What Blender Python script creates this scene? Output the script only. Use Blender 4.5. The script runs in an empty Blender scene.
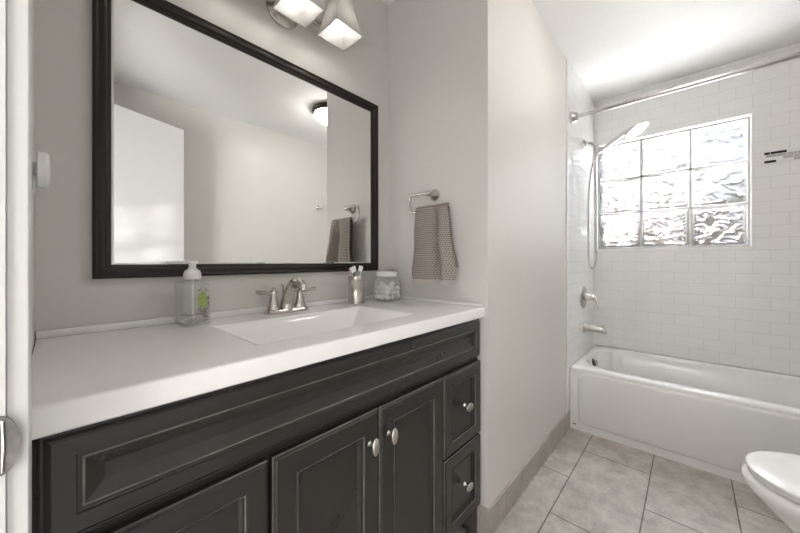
import bpy, bmesh, math, random
from mathutils import Vector, Matrix, noise
random.seed(7)
R = math.radians
C = bpy.context.scene.collection
SC = bpy.context.scene

# ------------------------------------------------------------------ camera, world, sun, exposure
cd = bpy.data.cameras.new('camera'); cam = bpy.data.objects.new('camera', cd); C.objects.link(cam)
cam.location = (0, -1.15, 1.10); cam.rotation_euler = (R(90), 0, R(-47.46))
cd.sensor_width = 36; cd.lens = 316/800*36; cd.shift_y = -5.5/800; cd.clip_start = 0.01
SC.camera = cam
SC.view_settings.view_transform = 'Standard'; SC.view_settings.look = 'None'
SC.view_settings.gamma = 1; SC.view_settings.use_curve_mapping = False
SC.view_settings.exposure = 1.5

W = bpy.data.worlds.new('daylight'); SC.world = W; W.use_nodes = True
nt = W.node_tree; nt.nodes.clear()
wo = nt.nodes.new('ShaderNodeOutputWorld'); bg = nt.nodes.new('ShaderNodeBackground')
tc = nt.nodes.new('ShaderNodeTexCoord'); sx = nt.nodes.new('ShaderNodeSeparateXYZ')
nz = nt.nodes.new('ShaderNodeTexNoise'); nz.inputs['Scale'].default_value = 9; nz.inputs['Detail'].default_value = 5
ma = nt.nodes.new('ShaderNodeMath'); ma.operation = 'MULTIPLY_ADD'; ma.inputs[1].default_value = .45
mb_ = nt.nodes.new('ShaderNodeMath'); mb_.operation = 'ADD'; mb_.inputs[1].default_value = -.225
rp = nt.nodes.new('ShaderNodeValToRGB')
el = rp.color_ramp.elements
el[0].position = 0.0; el[0].color = (12, 12, 12, 1)
el[1].position = 1.0; el[1].color = (9, 10, 11, 1)
for p, c in ((.20, (12, 12, 12, 1)), (.28, (.10, .095, .085, 1)), (.44, (.06, .056, .05, 1)), (.548, (.085, .08, .07, 1)), (.580, (.36, .362, .365, 1)), (.62, (.34, .37, .42, 1)), (.78, (.24, .33, .50, 1)), (.88, (11, 12, 13, 1))):
    e = el.new(p); e.color = c
mr = nt.nodes.new('ShaderNodeMapRange'); mr.inputs['From Min'].default_value = -1; mr.inputs['From Max'].default_value = 1
L = nt.links.new
L(tc.outputs['Generated'], sx.inputs[0]); L(tc.outputs['Generated'], nz.inputs['Vector'])
L(nz.outputs['Fac'], ma.inputs[0]); L(sx.outputs['Z'], ma.inputs[2]); L(ma.outputs[0], mb_.inputs[0])
L(mb_.outputs[0], mr.inputs['Value']); L(mr.outputs['Result'], rp.inputs['Fac'])
L(rp.outputs['Color'], bg.inputs['Color']); L(bg.outputs[0], wo.inputs[0]); bg.inputs['Strength'].default_value = 1.0

def lamp(name, kind, loc, energy, color=(1, 1, 1), rot=(0, 0, 0), **kw):
    d = bpy.data.lights.new(name, kind); d.energy = energy; d.color = color
    for k, v in kw.items(): setattr(d, k, v)
    o = bpy.data.objects.new(name, d); C.objects.link(o); o.location = loc; o.rotation_euler = rot
    return o
sd = Vector((-math.cos(R(11.5))*math.cos(R(10.5)), -math.cos(R(11.5))*math.sin(R(10.5)), -math.sin(R(11.5))))
sun = lamp('sun', 'SUN', (8, 0, 3), 4.0, (1, .96, .9), angle=R(1.0))
sun.rotation_euler = sd.to_track_quat('-Z', 'Y').to_euler()
fill_ceiling = lamp('hall_ceiling_fill', 'AREA', (-1.1, -.9, 2.38), 7, (1, .99, .97), shape='RECTANGLE', size=.9, size_y=1.6)  # added fill under the hall ceiling, out of view, no fixture behind it
fill_low = lamp('hall_low_fill', 'AREA', (-1.63, -1.75, 0.9), 12.5, (.99, .99, 1), (R(100), 0, R(-68)), shape='RECTANGLE', size=1.2, size_y=1.5)  # area fill added behind the camera to brighten the bathroom; the hall has no window
fill_side = lamp('hall_side_fill', 'AREA', (-1.55, .35, 0.75), 46, (.99, .99, 1), (R(105), 0, R(-128)), shape='RECTANGLE', size=1.2, size_y=1.2)  # second added fill, aimed through the doorway at the ceiling and front wall

# ------------------------------------------------------------------ helpers
def hexc(r, g, b):
    f = lambda v: (v/255/12.92) if v/255 <= .04045 else ((v/255+.055)/1.055)**2.4
    return (f(r), f(g), f(b), 1)

def mat(name, col, rough=.5, metal=0, spec=.5, trans=0, ior=1.45, emit=None, estr=0, coat=0, alpha=1):
    m = bpy.data.materials.new(name); m.use_nodes = True
    b = m.node_tree.nodes['Principled BSDF']
    b.inputs['Base Color'].default_value = col if len(col) == 4 else (*col, 1)
    b.inputs['Roughness'].default_value = rough; b.inputs['Metallic'].default_value = metal
    b.inputs['Specular IOR Level'].default_value = spec
    b.inputs['Transmission Weight'].default_value = trans; b.inputs['IOR'].default_value = ior
    b.inputs['Coat Weight'].default_value = coat
    if emit: b.inputs['Emission Color'].default_value = (*emit, 1); b.inputs['Emission Strength'].default_value = estr
    return m
def P(m): return m.node_tree.nodes['Principled BSDF']
def nd(m, t, **kw):
    n = m.node_tree.nodes.new(t)
    for k, v in kw.items(): setattr(n, k, v)
    return n
def lk(m, a, b): m.node_tree.links.new(a, b)
def mottle(m, scale, amount, bump=0, detail=6, dist=.002):
    """soft procedural variation of the base colour, plus an optional fine bump"""
    b = P(m); base = b.inputs['Base Color'].default_value[:]
    t = nd(m, 'ShaderNodeTexCoord'); n = nd(m, 'ShaderNodeTexNoise'); n.inputs['Scale'].default_value = scale; n.inputs['Detail'].default_value = detail
    lk(m, t.outputs['Object'], n.inputs['Vector'])
    r = nd(m, 'ShaderNodeValToRGB')
    r.color_ramp.elements[0].position = .3; r.color_ramp.elements[1].position = .7
    r.color_ramp.elements[0].color = tuple(v*(1-amount) for v in base[:3])+(1,)
    r.color_ramp.elements[1].color = tuple(min(1, v*(1+amount)) for v in base[:3])+(1,)
    lk(m, n.outputs['Fac'], r.inputs['Fac']); lk(m, r.outputs['Color'], b.inputs['Base Color'])
    if bump:
        bp = nd(m, 'ShaderNodeBump'); bp.inputs['Strength'].default_value = bump; bp.inputs['Distance'].default_value = dist
        lk(m, n.outputs['Fac'], bp.inputs['Height']); lk(m, bp.outputs[0], b.inputs['Normal'])
    return m

def finish(o_me, smooth=True, ang=38):
    if smooth:
        for p in o_me.polygons: p.use_smooth = True
        o_me.set_sharp_from_angle(angle=R(ang))
def obj(name, bm, m, parent=None, smooth=True, ang=38, recalc=True):
    """link a bmesh built in world coordinates as ONE object (child of a thing when parent is given)"""
    if recalc: bmesh.ops.recalc_face_normals(bm, faces=bm.faces)
    me = bpy.data.meshes.new(name); bm.to_mesh(me); bm.free(); finish(me, smooth, ang)
    o = bpy.data.objects.new(name, me); C.objects.link(o)
    for k in (m if isinstance(m, (list, tuple)) else [m]): me.materials.append(k)
    if parent is not None:
        o.parent = parent
        r = parent
        off = Vector((0, 0, 0))
        while r is not None: off += r.location; r = r.parent
        o.location = -off
    return o
def tag(o, label, cat, group=None):
    o['label'] = label; o['category'] = cat
    if group: o['group'] = group
    return o
def thing(name, label, cat, loc=(0, 0, 0), group=None):
    o = bpy.data.objects.new(name, None); C.objects.link(o); o.location = loc; o.empty_display_size = .05
    return tag(o, label, cat, group)
def struct(name, bm, m, parent=None, **kw):
    o = obj(name, bm, m, parent, **kw)
    if parent is None: o['kind'] = 'structure'
    return o
def NB(): return bmesh.new()
def merge(bm, src, M=None):
    if M is not None: bmesh.ops.transform(src, matrix=M, verts=src.verts)
    me = bpy.data.meshes.new('tmp'); src.to_mesh(me); src.free(); bm.from_mesh(me); bpy.data.meshes.remove(me)
def box(bm, x0, x1, y0, y1, z0, z1, bev=0, seg=2, M=None):
    t = NB(); bmesh.ops.create_cube(t, size=1)
    bmesh.ops.transform(t, matrix=Matrix.Translation(((x0+x1)/2, (y0+y1)/2, (z0+z1)/2)) @ Matrix.Diagonal((abs(x1-x0), abs(y1-y0), abs(z1-z0), 1)), verts=t.verts)
    if bev: bmesh.ops.bevel(t, geom=t.edges[:], offset=bev, segments=seg, affect='EDGES', profile=.5)
    merge(bm, t, M); return bm
def loft(bm, rings, caps=(True, True), closed=True):
    vr = [[bm.verts.new(p) for p in r] for r in rings]
    n = len(vr[0])
    for a, b in zip(vr, vr[1:]):
        for i in range(n if closed else n-1):
            j = (i+1) % n
            try: bm.faces.new((a[i], a[j], b[j], b[i]))
            except ValueError: pass
    if caps[0]: bm.faces.new(vr[0][::-1])
    if caps[1]: bm.faces.new(vr[-1])
    return bm
def lathe(bm, prof, seg=32, M=None, caps=(True, True)):
    t = NB()
    rings = [[(max(r, 1e-5)*math.cos(2*math.pi*i/seg), max(r, 1e-5)*math.sin(2*math.pi*i/seg), z) for i in range(seg)] for r, z in prof]
    loft(t, rings, caps); merge(bm, t, M); return bm
def to_axis(origin, direction):
    return Matrix.Translation(origin) @ Vector(direction).normalized().to_track_quat('Z', 'Y').to_matrix().to_4x4()
def smooth_path(pts, n=8):
    pts = [Vector(p) for p in pts]; out = []
    for i in range(len(pts)-1):
        p0 = pts[max(i-1, 0)]; p1 = pts[i]; p2 = pts[i+1]; p3 = pts[min(i+2, len(pts)-1)]
        for k in range(n):
            t = k/n
            out.append(.5*((2*p1)+(-p0+p2)*t+(2*p0-5*p1+4*p2-p3)*t*t+(-p0+3*p1-3*p2+p3)*t**3))
    out.append(pts[-1]); return out
def tube(bm, pts, rad, seg=12, squash=None):
    pts = [Vector(p) for p in pts]; n = len(pts)
    rads = rad if isinstance(rad, (list, tuple)) else [rad]*n
    rings = []; up = None
    for i, p in enumerate(pts):
        d = (pts[min(i+1, n-1)]-pts[max(i-1, 0)]).normalized()
        if up is None:
            up = Vector((0, 0, 1)) if abs(d.z) < .9 else Vector((1, 0, 0))
        s = d.cross(up).normalized(); up = s.cross(d).normalized()
        q = squash or 1
        rings.append([p + (s*math.cos(2*math.pi*k/seg)+up*q*math.sin(2*math.pi*k/seg))*rads[i] for k in range(seg)])
    loft(bm, rings); return bm
def lerp_list(vals, n):
    out = []
    for i in range(n):
        f = i/(n-1)*(len(vals)-1); k = min(int(f), len(vals)-2); out.append(vals[k]+(vals[k+1]-vals[k])*(f-k))
    return out
def ellipsoid(bm, c, rx, ry, rz, u=24, v=14):
    t = NB(); bmesh.ops.create_uvsphere(t, u_segments=u, v_segments=v, radius=1)
    merge(bm, t, Matrix.Translation(c) @ Matrix.Diagonal((rx, ry, rz, 1))); return bm
def rrect(cx, cy, hx, hy, r, n=8):
    pts = []
    for k, (sx_, sy_) in enumerate(((1, 1), (-1, 1), (-1, -1), (1, -1))):
        for i in range(n+1):
            a = math.pi/2*k + math.pi/2*i/n
            pts.append((cx+sx_*(hx-r)+r*math.cos(a), cy+sy_*(hy-r)+r*math.sin(a)))
    return pts
def panel(bm, x0, x1, z0, z1, yb, prof, edge_rings=()):
    """front facing -Y from concentric rectangles: prof = [(inset, height above yb)]"""
    rings = [[(x0+i, yb-t, z0+i), (x1-i, yb-t, z0+i), (x1-i, yb-t, z1-i), (x0+i, yb-t, z1-i)] for i, t in prof]
    n0 = len(bm.faces); loft(bm, rings); bm.faces.ensure_lookup_table()
    for k in edge_rings:
        for q in range(4): bm.faces[n0+k*4+q].material_index = 1
    return bm
def copy_tree(o, parent=None):
    c = o.copy(); C.objects.link(c)
    if parent is not None: c.parent = parent
    for ch in list(o.children): copy_tree(ch, c)
    return c

# ------------------------------------------------------------------ materials
M_wall = mottle(mat('greige_paint', (.67, .652, .622), .34, spec=.45), 60, .012, .05, dist=.0006)
M_ceil = mottle(mat('ceiling_white', (.86, .86, .85), .7, spec=.2), 40, .01, .04)
M_trim = mottle(mat('white_trim_paint', (.66, .66, .655), .32), 30, .01)
M_door = mottle(mat('white_door_paint', (.62, .62, .615), .35), 30, .01)
M_tub = mottle(mat('white_tub_enamel', (.82, .82, .81), .12, coat=.3), 8, .006)
M_porc = mottle(mat('porcelain', (.86, .86, .85), .07, coat=.4), 8, .005)
M_seat = mottle(mat('seat_plastic', (.86, .86, .85), .16), 8, .005)
M_top = mottle(mat('cultured_marble', (.86, .855, .84), .10), 14, .012)
M_cab = mottle(mat('charcoal_cabinet_paint', hexc(42, 41, 39), .27, spec=.6), 60, .04, .02)
M_edge = mottle(mat('pale_cabinet_edge', hexc(96, 93, 88), .3, spec=.6), 25, .35)  # paler grey set on narrow rings of the cabinet fronts
M_dark = mottle(mat('dark_cabinet_board', hexc(40, 38, 36), .6), 60, .05)  # dark board of the carcass and toe kick
M_nick = mottle(mat('brushed_nickel', (.56, .53, .49), .26, metal=1), 180, .05)
M_steel = mottle(mat('brushed_steel', (.62, .59, .55), .24, metal=1), 220, .06)
M_chrome = mottle(mat('satin_chrome', (.55, .54, .53), .16, metal=1), 90, .03)
M_bronze = mottle(mat('dark_bronze', (.014, .0105, .0085), .28, spec=.45), 40, .10)
M_bronze2 = mottle(mat('bronze_metal', (.05, .035, .025), .35, metal=.6), 40, .2)
M_glass = mat('clear_glass', (1, 1, 1), .02)
_b = P(M_glass); _b.inputs['Roughness'].default_value = .04; _b.inputs['Base Color'].default_value = (.9, .9, .89, 1); _b.inputs['Specular IOR Level'].default_value = .8
_tr = nd(M_glass, 'ShaderNodeBsdfTransparent'); _tr.inputs[0].default_value = (.985, .988, .985, 1); _mm = nd(M_glass, 'ShaderNodeMixShader'); _lw = nd(M_glass, 'ShaderNodeLayerWeight'); _lw.inputs[0].default_value = .35
_mr = nd(M_glass, 'ShaderNodeMapRange'); _mr.inputs['To Min'].default_value = .10; _mr.inputs['To Max'].default_value = .45
lk(M_glass, _lw.outputs['Facing'], _mr.inputs['Value']); lk(M_glass, _mr.outputs[0], _mm.inputs[0]); lk(M_glass, _tr.outputs[0], _mm.inputs[1]); lk(M_glass, _b.outputs[0], _mm.inputs[2])
lk(M_glass, _mm.outputs[0], M_glass.node_tree.nodes['Material Output'].inputs[0])
M_plast = mottle(mat('white_plastic', (.84, .84, .83), .35), 30, .01)
M_pump = mottle(mat('pump_plastic', (.82, .82, .80), .3), 30, .01)
M_cotton = mottle(mat('cotton', (.88, .87, .85), .95, spec=.1), 120, .05, .5)
M_mirror = mottle(mat('mirror_silver', (.93, .935, .925), .0, metal=1), 2, .002)
M_black = mottle(mat('dark_metal', (.03, .03, .03), .4), 30, .1)
M_shade = mat('frosted_shade_glass', (.95, .93, .89), .5)
nb = P(M_shade); M_shade.node_tree.nodes.remove(nb)
_d = nd(M_shade, 'ShaderNodeBsdfDiffuse'); _t = nd(M_shade, 'ShaderNodeBsdfTranslucent'); _x = nd(M_shade, 'ShaderNodeMixShader')
_g = nd(M_shade, 'ShaderNodeBsdfGlossy'); _g.inputs['Roughness'].default_value = .25; _y = nd(M_shade, 'ShaderNodeMixShader'); _y.inputs[0].default_value = .06
_n = nd(M_shade, 'ShaderNodeTexNoise'); _n.inputs['Scale'].default_value = 14
_r = nd(M_shade, 'ShaderNodeValToRGB'); _r.color_ramp.elements[0].color = (.56, .55, .53, 1); _r.color_ramp.elements[1].color = (.64, .63, .61, 1)
lk(M_shade, _n.outputs['Fac'], _r.inputs['Fac'])
lk(M_shade, _r.outputs['Color'], _d.inputs[0]); lk(M_shade, _r.outputs['Color'], _t.inputs[0]); _x.inputs[0].default_value = .5
lk(M_shade, _d.outputs[0], _x.inputs[1]); lk(M_shade, _t.outputs[0], _x.inputs[2]); lk(M_shade, _x.outputs[0], _y.inputs[1]); lk(M_shade, _g.outputs[0], _y.inputs[2])
lk(M_shade, _y.outputs[0], M_shade.node_tree.nodes['Material Output'].inputs[0])
M_bulb = mat('lit_bulb', (1, 1, 1), .4, emit=(1, .94, .87), estr=2.9)
M_dome = mat('lit_dome_glass', (.9, .85, .75), .4, emit=(1, .95, .90), estr=12)

def brick_mat(name, axes, bw, rh, mortar, c1, c2, cm, rough, shift=(0, 0), bump=.3, noise_amt=0, mottled=None, wobble=0):
    m = mat(name, c1, rough); b = P(m)
    t = nd(m, 'ShaderNodeTexCoord'); s = nd(m, 'ShaderNodeSeparateXYZ'); c = nd(m, 'ShaderNodeCombineXYZ')
    lk(m, t.outputs['Object'], s.inputs[0])
    for k in range(2):
        a = nd(m, 'ShaderNodeMath', operation='ADD'); a.inputs[1].default_value = shift[k]
        lk(m, s.outputs[axes[k]], a.inputs[0]); lk(m, a.outputs[0], c.inputs[k])
    br = nd(m, 'ShaderNodeTexBrick'); lk(m, c.outputs[0], br.inputs['Vector'])
    br.inputs['Scale'].default_value = 1; br.inputs['Brick Width'].default_value = bw; br.inputs['Row Height'].default_value = rh
    br.inputs['Mortar Size'].default_value = mortar; br.inputs['Mortar Smooth'].default_value = .1
    br.inputs['Color1'].default_value = c1; br.inputs['Color2'].default_value = c2; br.inputs['Mortar'].default_value = cm
    col = br.outputs['Color']
    if mottled:
        n = nd(m, 'ShaderNodeTexNoise'); n.inputs['Scale'].default_value = 11; n.inputs['Detail'].default_value = 10; n.inputs['Roughness'].default_value = .74
        lk(m, t.outputs['Object'], n.inputs['Vector'])
        r = nd(m, 'ShaderNodeValToRGB'); r.color_ramp.elements[0].position = .36; r.color_ramp.elements[1].position = .64
        r.color_ramp.elements[0].color = (*mottled[0], 1); r.color_ramp.elements[1].color = (*mottled[1], 1)
        lk(m, n.outputs['Fac'], r.inputs['Fac'])
        x = nd(m, 'ShaderNodeMix', data_type='RGBA', blend_type='MULTIPLY'); x.inputs['Factor'].default_value = 1
        lk(m, col, x.inputs['A']); lk(m, r.outputs['Color'], x.inputs['B']); col = x.outputs['Result']
    lk(m, col, b.inputs['Base Color'])
    inv = nd(m, 'ShaderNodeMath', operation='SUBTRACT'); inv.inputs[0].default_value = 1; lk(m, br.outputs['Fac'], inv.inputs[1])
    h = inv.outputs[0]
    if wobble:
        n2 = nd(m, 'ShaderNodeTexNoise'); n2.inputs['Scale'].default_value = 9; n2.inputs['Detail'].default_value = 1
        lk(m, t.outputs['Object'], n2.inputs['Vector'])
        a2 = nd(m, 'ShaderNodeMath', operation='MULTIPLY_ADD'); a2.inputs[1].default_value = wobble; lk(m, n2.outputs['Fac'], a2.inputs[0]); lk(m, h, a2.inputs[2]); h = a2.outputs[0]
    bp = nd(m, 'ShaderNodeBump'); bp.inputs['Strength'].default_value = bump; bp.inputs['Distance'].default_value = .001
    lk(m, h, bp.inputs['Height']); lk(m, bp.outputs[0], b.inputs['Normal'])
    return m
TW = (.83, .83, .82, 1); TW2 = (.82, .82, .81, 1); TG = (.69, .69, .68, 1)
M_tileX = brick_mat('white_subway_tile_window_wall', (1, 2), .152, .0765, .0014, TW, TW2, TG, .08, (1.448+.076, -.407+.765), .5, wobble=2.2)
M_tileY = brick_mat('white_subway_tile_valve_wall', (0, 2), .152, .0765, .0014, TW, TW2, TG, .08, (0, -.407+.765), .5, wobble=2.2)
M_floor = brick_mat('stone_floor_tile', (0, 1), .61, .303, .0028, (.53, .495, .46, 1), (.50, .47, .435, 1), (.17, .145, .13, 1), .42,
                    (-1.767+.305+.61*6, .697+.303*10), .6, mottled=((.70, .68, .66), (1.12, 1.12, 1.12)))
M_base = brick_mat('stone_baseboard_tile', (0, 1), .61, 3.0, .0015, (.44, .405, .37, 1), (.44, .405, .37, 1), (.25, .23, .21, 1), .45,
                   (-1.62+.305, 10), .4, mottled=((.82, .81, .80), (1.08, 1.08, 1.07)))

# ------------------------------------------------------------------ room shell
H = 2.42; XW = 3.036; YF = -1.985; XD = -.033; XT = 1.163; YB = -.557
b = NB(); box(b, -1.75, XW+.15, -2.7, .9, -.08, 0); struct('floor', b, M_floor, smooth=False)
b = NB(); box(b, -1.75, XW+.15, -2.7, .9, H, H+.08); struct('ceiling', b, M_ceil, smooth=False)
b = NB(); box(b, XD-.12, XT, 0, .12, 0, H); struct('wall_back', b, M_wall, smooth=False)
b = NB(); box(b, XT, XW+.15, YB, .12, 0, H); struct('wall_partition', b, M_wall, smooth=False)
b = NB(); box(b, XD-.12, XW+.15, YF-.12, YF, 0, H); struct('wall_front', b, M_wall, smooth=False)
# door wall, opening y -1.375 .. -.645
b = NB(); box(b, XD-.12, XD, -.645, 0, 0, H); box(b, XD-.12, XD, YF, -1.385, 0, H); box(b, XD-.12, XD, -1.385, -.645, 2.10, H)
struct('wall_left', b, M_wall, smooth=False)
# hallway behind the camera
b = NB(); box(b, -1.75, -1.65, -2.6, .8, 0, H); struct('wall_hall', b, M_wall, smooth=False)
b = NB(); box(b, -1.75, XD-.12, .8, .9, 0, H); struct('wall_hall_north', b, M_wall, smooth=False)
b = NB(); box(b, -1.75, XD-.12, -2.7, -2.6, 0, H); struct('wall_hall_south', b, M_wall, smooth=False)
b = NB(); box(b, XD-.12, XD-.02, .12, .8, 0, H); box(b, XD-.12, XD-.02, -2.6, YF-.12, 0, H); struct('wall_hall_east', b, M_wall, smooth=False)
# window wall with opening
OY0, OY1, OZ0, OZ1 = -1.448, -.574, 1.192, 2.056
b = NB()
box(b, XW, XW+.15, YF, OY0, 0, H); box(b, XW, XW+.15, OY1, YB, 0, H)
box(b, XW, XW+.15, OY0, OY1, 0, OZ0); box(b, XW, XW+.15, OY0, OY1, OZ1, H)
struct('wall_right', b, M_tileX, smooth=False)
# tile slab on the valve wall (the alcove end wall)
YT = YB-.006
b = NB(); box(b, 2.245, XW, YT, YB, .0, H, .002); struct('wall_alcove', b, M_tileY, smooth=False)

# window: mortar frame + nine glass blocks
M_mort = mottle(mat('window_mortar', (.42, .42, .41), .6), 60, .02, .1)
M_reveal = mottle(mat('window_reveal_white', (.84, .84, .83), .3), 40, .01)
M_block = mat('wavy_glass_block', (1, 1, 1), .02)
n0 = M_block.node_tree; n0.nodes.remove(P(M_block))
g = nd(M_block, 'ShaderNodeBsdfGlass'); g.inputs['Roughness'].default_value = .05; g.inputs['IOR'].default_value = 1.5
tr = nd(M_block, 'ShaderNodeBsdfTransparent'); mx = nd(M_block, 'ShaderNodeMixShader'); mx.inputs[0].default_value = .42
gn2 = nd(M_block, 'ShaderNodeTexNoise'); gn2.inputs['Scale'].default_value = 7; gn2.inputs['Detail'].default_value = 3
gr = nd(M_block, 'ShaderNodeMapRange'); gr.inputs['From Min'].default_value = .35; gr.inputs['From Max'].default_value = .65; gr.inputs['To Min'].default_value = .10; gr.inputs['To Max'].default_value = .62
gt = nd(M_block, 'ShaderNodeTexCoord'); gn = nd(M_block, 'ShaderNodeTexNoise'); gn.inputs['Scale'].default_value = 30
gb = nd(M_block, 'ShaderNodeBump'); gb.inputs['Strength'].default_value = .15; gb.inputs['Distance'].default_value = .004
lk(M_block, gt.outputs['Object'], gn.inputs['Vector']); lk(M_block, gn.outputs['Fac'], gb.inputs['Height']); lk(M_block, gb.outputs[0], g.inputs['Normal'])
lk(M_block, gt.outputs['Object'], gn2.inputs['Vector']); lk(M_block, gn2.outputs['Fac'], gr.inputs['Value']); lk(M_block, gr.outputs[0], mx.inputs[0]); lk(M_block, g.outputs[0], mx.inputs[1]); lk(M_block, tr.outputs[0], mx.inputs[2]); lk(M_block, mx.outputs[0], n0.nodes['Material Output'].inputs[0])
BX0, BX1 = XW+.045, XW+.125
b = NB(); bw = .018; pitch_y = (OY1-OY0-2*bw+.011)/3; pitch_z = (OZ1-OZ0-2*bw+.011)/3
m_ = .011
box(b, BX0+.006, BX1-.006, OY0, OY0+bw, OZ0, OZ1); box(b, BX0+.006, BX1-.006, OY1-bw, OY1, OZ0, OZ1)
box(b, BX0+.006, BX1-.006, OY0+bw, OY1-bw, OZ0, OZ0+bw); box(b, BX0+.006, BX1-.006, OY0+bw, OY1-bw, OZ1-bw, OZ1)
for k in (1, 2):
    y = OY0+bw+k*pitch_y-m_; box(b, BX0+.006, BX1-.006, y, y+m_, OZ0+bw, OZ1-bw)
    z = OZ0+bw+k*pitch_z-m_; box(b, BX0+.006, BX1-.006, OY0+bw, OY1-bw, z, z+m_)
win = struct('window_1', b, M_mort, smooth=False)
b = NB()   # painted reveal lining with a slim raised lip round the opening
for (y0, y1, z0, z1) in ((OY0, OY0+.006, OZ0, OZ1), (OY1-.006, OY1, OZ0, OZ1), (OY0+.006, OY1-.006, OZ0, OZ0+.006), (OY0+.006, OY1-.006, OZ1-.006, OZ1)):
    box(b, XW-.003, BX0+.006, y0, y1, z0, z1)
struct('trim_1', b, M_reveal, smooth=False)
def glass_block(y0, y1, z0, z1, seed):
    bm = NB(); n = 56; rings = []
    off = Vector((seed*3.7, seed*1.3, seed*2.1))
    def wave(u, v):
        e = min(u, 1-u, v, 1-v)
        f = max(0, min(1, (e-.05)/.05))
        p = Vector((u*4.0, v*5.4, 0))+off
        w = Vector((noise.noise(p*1.3), noise.noise(p*1.3+Vector((9, 9, 9))), 0))*.8
        r = abs(noise.noise(p+w))
        return f*(.003+.019*(1-min(1, r*2.4)))
    for side in (0, 1):
        x = BX0 if side == 0 else BX1
        vs = [[bm.verts.new((x+(wave(i/n, j/n)*(1 if side == 0 else -.6)), y0+(y1-y0)*i/n, z0+(z1-z0)*j/n)) for j in range(n+1)] for i in range(n+1)]
        for i in range(n):
            for j in range(n):
                q = (vs[i][j], vs[i+1][j], vs[i+1][j+1], vs[i][j+1]); bm.faces.new(q if side else q[::-1])
        rings.append([vs[i][0] for i in range(n)]+[vs[n][j] for j in range(n)]+[vs[i][n] for i in range(n, 0, -1)]+[vs[0][j] for j in range(n, 0, -1)])
    a, c = rings; k = len(a)
    for i in range(k): bm.faces.new((a[i], a[(i+1) % k], c[(i+1) % k], c[i]))
    return bm
for r_ in range(3):
    for c_ in range(3):
        y0 = OY0+bw+c_*pitch_y; z0 = OZ0+bw+r_*pitch_z
        obj('glass_block', glass_block(y0, y0+pitch_y-m_, z0, z0+pitch_z-m_, r_*3+c_+1), M_block, win, ang=60)

# mosaic accent strip on the window wall
M_mos = mat('mosaic_strip', (.8, .8, .8), .15)
t_ = nd(M_mos, 'ShaderNodeTexCoord'); s_ = nd(M_mos, 'ShaderNodeSeparateXYZ'); c_ = nd(M_mos, 'ShaderNodeCombineXYZ'); lk(M_mos, t_.outputs['Object'], s_.inputs[0])
a1 = nd(M_mos, 'ShaderNodeMath', operation='ADD'); a1.inputs[1].default_value = 3; lk(M_mos, s_.outputs['Y'], a1.inputs[0]); lk(M_mos, a1.outputs[0], c_.inputs[0])
a2 = nd(M_mos, 'ShaderNodeMath', operation='ADD'); a2.inputs[1].default_value = -1.715; lk(M_mos, s_.outputs['Z'], a2.inputs[0]); lk(M_mos, a2.outputs[0], c_.inputs[1])
bk = nd(M_mos, 'ShaderNodeTexBrick'); lk(M_mos, c_.outputs[0], bk.inputs['Vector'])
for k, v in (('Scale', 1), ('Brick Width', .042), ('Row Height', .0175), ('Mortar Size', .0012)): bk.inputs[k].default_value = v
bk.offset = .37; bk.squash = 1.6; bk.squash_frequency = 3
bk.inputs['Color1'].default_value = (0, 0, 0, 1); bk.inputs['Color2'].default_value = (1, 1, 1, 1); bk.inputs['Mortar'].default_value = (.5, .5, .5, 1)
rr = nd(M_mos, 'ShaderNodeValToRGB'); rr.color_ramp.interpolation = 'CONSTANT'; e = rr.color_ramp.elements
e[0].position = 0; e[0].color = (.03, .03, .035, 1); e[1].position = .14; e[1].color = (.45, .44, .43, 1)
for p, c in ((.42, (.78, .78, .77, 1)), (.62, (.5, .48, .45, 1)), (.72, (.82, .82, .81, 1))): q = e.new(p); q.color = c
lk(M_mos, bk.outputs['Color'], rr.inputs['Fac']); lk(M_mos, rr.outputs['Color'], P(M_mos).inputs['Base Color'])
b = NB(); box(b, XW-.003, XW+.001, YF, -1.497, 1.715, 1.785); struct('trim_2', b, M_mos, smooth=False)

# tile baseboards
b = NB(); box(b, XT-.008, 2.300, YB-.010, YB, 0, .115, .0015); struct('baseboard_partition', b, M_base, smooth=False)
b = NB(); box(b, XT-.010, XT, YB-.0005, YB+.045, 0, .115, .0015); struct('baseboard_niche', b, M_base, smooth=False)
b = NB(); box(b, XD, 2.300, YF, YF+.010, 0, .115, .0015); struct('baseboard_front', b, M_base, smooth=False)
# door frame: jamb lining and room-side casing
b = NB(); box(b, XD-.12, XD, -.660, -.645, 0, 2.085); box(b, XD-.12, XD, -1.385, -1.370, 0, 2.085); box(b, XD-.12, XD, -1.385, -.645, 2.085, 2.10)
box(b, XD-.075, XD-.045, -.668, -.660, 0, 2.085, .002)
jamb = struct('trim_3', b, M_trim, smooth=False)
b = NB()
for (y0, y1, z0, z1) in ((-.655, -.592, 0, 2.16), (-1.44, -1.375, 0, 2.16), (-1.375, -.655, 2.095, 2.16)):
    box(b, XD, XD+.0145, y0, y1, z0, z1, .0012)
struct('trim_4', b, M_trim, smooth=False)
# strike plate on the jamb
b = NB()
t = NB()
def dshape(y):
    pts = [(-.072, -.0285), (-.037, -.0285)]
    for i in range(1, 24):
        a = -math.pi/2+math.pi*i/24; pts.append((-.037+.0135*math.cos(a), .0285*math.sin(a)))
    pts += [(-.037, .0285), (-.072, .0285)]
    return [(x, y-(.0016 if x > -.0365 else 0), .922+z) for x, z in pts]
loft(b, [dshape(-.6595), dshape(-.6625)])
M_strike = mottle(mat('worn_strike_metal', (.20, .195, .19), .38, metal=1), 60, .3)
strike = obj('strike_plate', b, M_strike, jamb, ang=25)
b = NB(); tube(b, [(-.0345, -.6648, .897), (-.0340, -.6652, .910), (-.0338, -.6654, .922), (-.0340, -.6652, .934), (-.0345, -.6648, .947)], .0012, 8)
obj('strike_lip', b, M_chrome, strike)

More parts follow.
